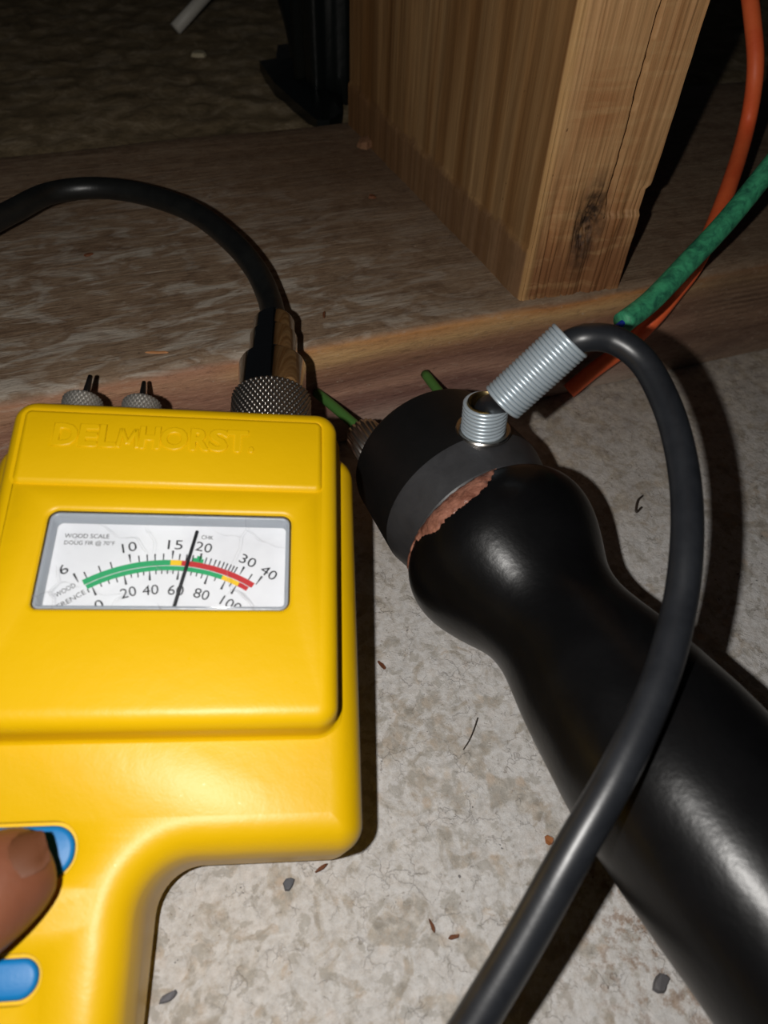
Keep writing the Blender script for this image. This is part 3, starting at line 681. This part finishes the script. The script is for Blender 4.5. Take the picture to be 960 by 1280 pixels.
# main chain: forearm - wrist - palm - thumb
def PN(px, py, n):
    d = ray(px, py); t = ((MO - CAM).dot(MN) + n * MM) / d.dot(MN); p = CAM + d * t - MO
    return pl_(p.dot(MU) / MM, p.dot(MV) / MM, p.dot(MN) / MM)
chains = [(None, [(pl_(-330, -330, 75), .034), (pl_(-250, -225, 48), .031), (pl_(-175, -125, 30), .026), (pl_(-140, -92, 28), .022), (pl_(-122, -72, 26), .021), (pl_(-110, -48, 22), .019), (pl_(-100, -26, 26), .0135), (pl_(-90, -18, 38), .0105), (PN(-80, 1160, 38), .0086), (PN(-38, 1132, 37), .0084), (PN(0, 1104, 35.0), .0081), (PN(34, 1082, 33.0), .0069), (PN(56, 1068, 31.5), .0046)])]
fing = [((-112, -22, 12), [(-104, 0, 10), (-92, 14, 9), (-84, 12, 8)]), ((-120, -28, 12), [(-113, -10, 9), (-100, 2, 8.6), (-89, 0, 8.5)]), ((-124, -40, 13), [(-119, -24, 10), (-107, -14, 9), (-92, -16, 9)]), ((-126, -54, 14), [(-122, -40, 11), (-111, -32, 10.5), (-96, -33, 11)])]
for k, (kn_, js) in enumerate(fing):
    rr = (.0088, .009, .0086, .0074)[k]
    js = [(u, v, max(n, 9.5 + (-v * .262 if v < 0 else 0))) for u, v, n in [kn_] + js]
    chains.append((5, [(pl_(*js[0]), rr * 1.12), (pl_(*js[1]), rr), (pl_(*js[2]), rr * .92), (pl_(*js[3]), rr * .74)]))
hand = skin_mesh('hand', chains, SKIN, person, 3)

bm = bmesh.new(); nc = PN(4, 1054, 40.0); nu = (PN(40, 1040, 38.5) - PN(-20, 1064, 40.5)).normalized(); nn_ = V3((-.1, .75, .66)).normalized(); nn_ = (nn_ - nu * nn_.dot(nu)).normalized(); ns_ = nn_.cross(nu)
rows = []
for i in range(9):
    a = -1 + 2 * i / 8; row = []
    for j in range(9):
        b = -1 + 2 * j / 8; wd_ = math.sqrt(max(.05, 1 - .75 * max(0, a) ** 4))
        p = nc + nu * (a * 5.2 * MM) + ns_ * (math.sin(b * 1.15) * 5.0 * wd_ * MM) - nn_ * ((1 - math.cos(b * 1.15)) * 5.6 * MM + a * a * .7 * MM)
        row.append(bm.verts.new(p))
    rows.append(row)
for i in range(8):
    for j in range(8): bm.faces.new((rows[i][j], rows[i + 1][j], rows[i + 1][j + 1], rows[i][j + 1]))
bmesh.ops.solidify(bm, geom=bm.faces[:], thickness=.0004)
obj('thumbnail', bm, NAIL, hand)

# ------------------------------------------------------------------ things in the dark behind the plate
def pleat():
    bm = bmesh.new(); b0 = PZ(414, 138, .034)
    ns, nz = 40, 26; rings = []
    for j in range(nz + 1):
        t = j / nz; z = .030 + t * .42; ring = []
        wx = .0115 * (1 + .15 * t); wy = .012
        for i in range(ns):
            a = 2 * math.pi * i / ns; f = 1 + .16 * math.sin(a * 5 + t * 1.5) + .07 * math.sin(a * 11 - t * 3)
            ring.append(bm.verts.new((b0.x + .002 - t * .004 + wx * f * math.cos(a), b0.y + .016 + wy * f * math.sin(a), z)))
        rings.append(ring)
    for a, b in zip(rings, rings[1:]):
        for k in range(ns): bm.faces.new((a[k], a[(k + 1) % ns], b[(k + 1) % ns], b[k]))
    bm.faces.new(rings[0]); bm.faces.new(rings[-1]); return bm, b0
bm, b0 = pleat()
bp = empty('black_bundle', Matrix.Translation(b0), 'dark crumpled plastic bundle in the shadow behind the plank, left of the post', 'bundle')
for v in bm.verts: v.co -= b0
obj('folded_sheet', bm, BLACKP, bp)
# low flap pointing left and the upright strip
bm = bmesh.new()
out = [(324, 76), (345, 72), (347, 56), (375, 52), (392, 70), (425, 80), (428, 140), (412, 150), (396, 150), (368, 126), (342, 102)]
top = []; bot = []
for i, (x, y) in enumerate(out):
    q = PZ(x, y, .038); top.append(bm.verts.new(q - b0)); q2 = q.copy(); q2.z = .030; bot.append(bm.verts.new(q2 - b0))
cc = sum((v.co for v in top), V3()) / len(top) + V3((0, 0, .008)); cv = bm.verts.new(cc)
for i in range(len(top)):
    j = (i + 1) % len(top); bm.faces.new((top[i], top[j], cv)); bm.faces.new((top[i], bot[i], bot[j], top[j]))
bm.faces.new(bot); o = obj('flap', bm, BLACKP, bp, smooth=False)
pts = [PY(380, 72, .350), PY(375, 40, .354), PY(366, 6, .362), PY(354, -40, .370), PY(340, -110, .380), PY(330, -220, .400), PY(326, -330, .42)]
bm = add_tube(bmesh.new(), [p - b0 for p in spline(pts, 5)], .0062, 8); obj('strap', bm, BLACKP, bp)
s0, s1 = PZ(219, 36, .040), PZ(262, -12, .052); s2 = s1 + (s1 - s0) * 1.2
bm = bmesh.new(); add_tube(bm, [s0, s0.lerp(s2, .3), s0.lerp(s2, .6), s2], .0032, 6)
tag(obj('plastic_stick', bm, STICKM), 'pale plastic stick leaning in the dark at the top edge, left of the bundle', 'stick')
def flake(name, px, py, z, lx, ly, rot, th, mat, label, cat='debris', on=None, seed=0):
    c = PZ(px, py, z) if on is None else on; rnd = random.Random(seed + px); bm = bmesh.new(); n = 9; t = []; b = []
    for k in range(n):
        a = 2 * math.pi * k / n; r = 1 + rnd.uniform(-.28, .22)
        x, y = lx * r * math.cos(a), ly * r * math.sin(a)
        p = V3((x * math.cos(rot) - y * math.sin(rot), x * math.sin(rot) + y * math.cos(rot), 0)) * MM
        b.append(bm.verts.new(c + p)); t.append(bm.verts.new(c + p * .82 + V3((0, 0, th * MM * rnd.uniform(.7, 1.3)))))
    for k in range(n): bm.faces.new((b[k], b[(k + 1) % n], t[(k + 1) % n], t[k]))
    bm.faces.new(t); bm.faces.new(b)
    return tag(obj(name, bm, mat, smooth=False), label, cat)
flake('pale_chip', 248, 70, .034, 3.6, 3.2, .5, 1.6, CHIPY, 'small pale chip lying on the dark ground below the stick')
def T(y): return y
flake('wood_chip', 477, 832, .0001, .45, 1.6, .3, .5, CHIPD, 'reddish brown flake close to the right side of the meter', 'chip')
flake('wood_chip', 568, 1171, .0001, 1.2, .45, -.2, .4, CHIPD, 'flat brown flake near the bottom, left of the thick cable', 'chip')
flake('wood_chip', 540, 1157, .0001, .35, 1.5, .1, .4, CHIPD, 'thin dark upright sliver just above left of the flat flake', 'chip')
flake('wood_chip', 686, 1050, .0001, .9, .9, 0, .5, m_simple('orange_brown_chip', srgb(150, 92, 48), .7), 'orange-brown crumb touching the thick cable on the concrete', 'chip')
flake('wood_chip', 402, 1085, .0001, 1.4, .4, .25, .5, CHIPD, 'brown sliver sticking out under the lower edge of the meter', 'chip')
flake('pebble', 361, 1106, .0001, 1.3, 1.1, .4, .7, m_simple('dark_grey_stone', srgb(84, 86, 92), .7), 'dark grey pebble below the meter body', 'pebble')
flake('pebble', 210, 1247, .0001, 1.9, .9, .1, .6, m_simple('grey_stone', srgb(98, 98, 104), .7), 'dark grey pebble beside the meter grip at the bottom', 'pebble')
flake('pebble', 825, 1228, .0001, 2.0, 1.4, .5, 1.0, m_simple('slate_stone', srgb(84, 82, 84), .7), 'dark pebble in the brown gravel between cable and handle', 'pebble')
flake('wood_chip', 110, 319, .0385, 1.5, .8, .2, .5, CHIPD, 'dark brown crumb on the plank inside the loop of the left cable', 'chip')
flake('wood_chip', 405, 394, .0385, .5, 1.6, -.3, .4, CHIPD, 'small dark sliver on the plank right of the chrome plug', 'chip')
flake('wood_chip', 465, 247, .0385, 1.4, 1.2, 0, .8, CHIPD, 'dark crumb on the plank left of the post', 'chip')
flake('wood_chip', 196, 441, .0385, 3.0, .5, -.25, .3, m_simple('orange_sliver', srgb(176, 122, 78), .7), 'thin orange-brown sliver on the front edge of the plank', 'chip')
flake('plaster_crumb', 458, 182, .0385, 4.2, 3.6, .3, 2.2, m_simple('brown_crumb', srgb(128, 92, 66), .8, 0, .3, (500, .001)), 'lumpy brown crumb at the foot of the post on the plank', 'crumb')
hp_ = [PZ(597, 897, .0012), PZ(592, 912, .0012), PZ(586, 926, .0009), PZ(579, 937, .0006)]
tag(tube('hair', spline(hp_, 5), .00011, HAIRM, None, 6), 'short curved dark hair on the concrete between meter and handle', 'hair')
hp_ = [PZ(803, 620, .0004), PZ(797, 626, .0016), PZ(795, 640, .0010), PZ(802, 634, .0006)]
tag(tube('fibre', spline(hp_, 5), .0003, HAIRM, None, 6), 'curled brown fibre on the concrete inside the right cable loop', 'fibre')
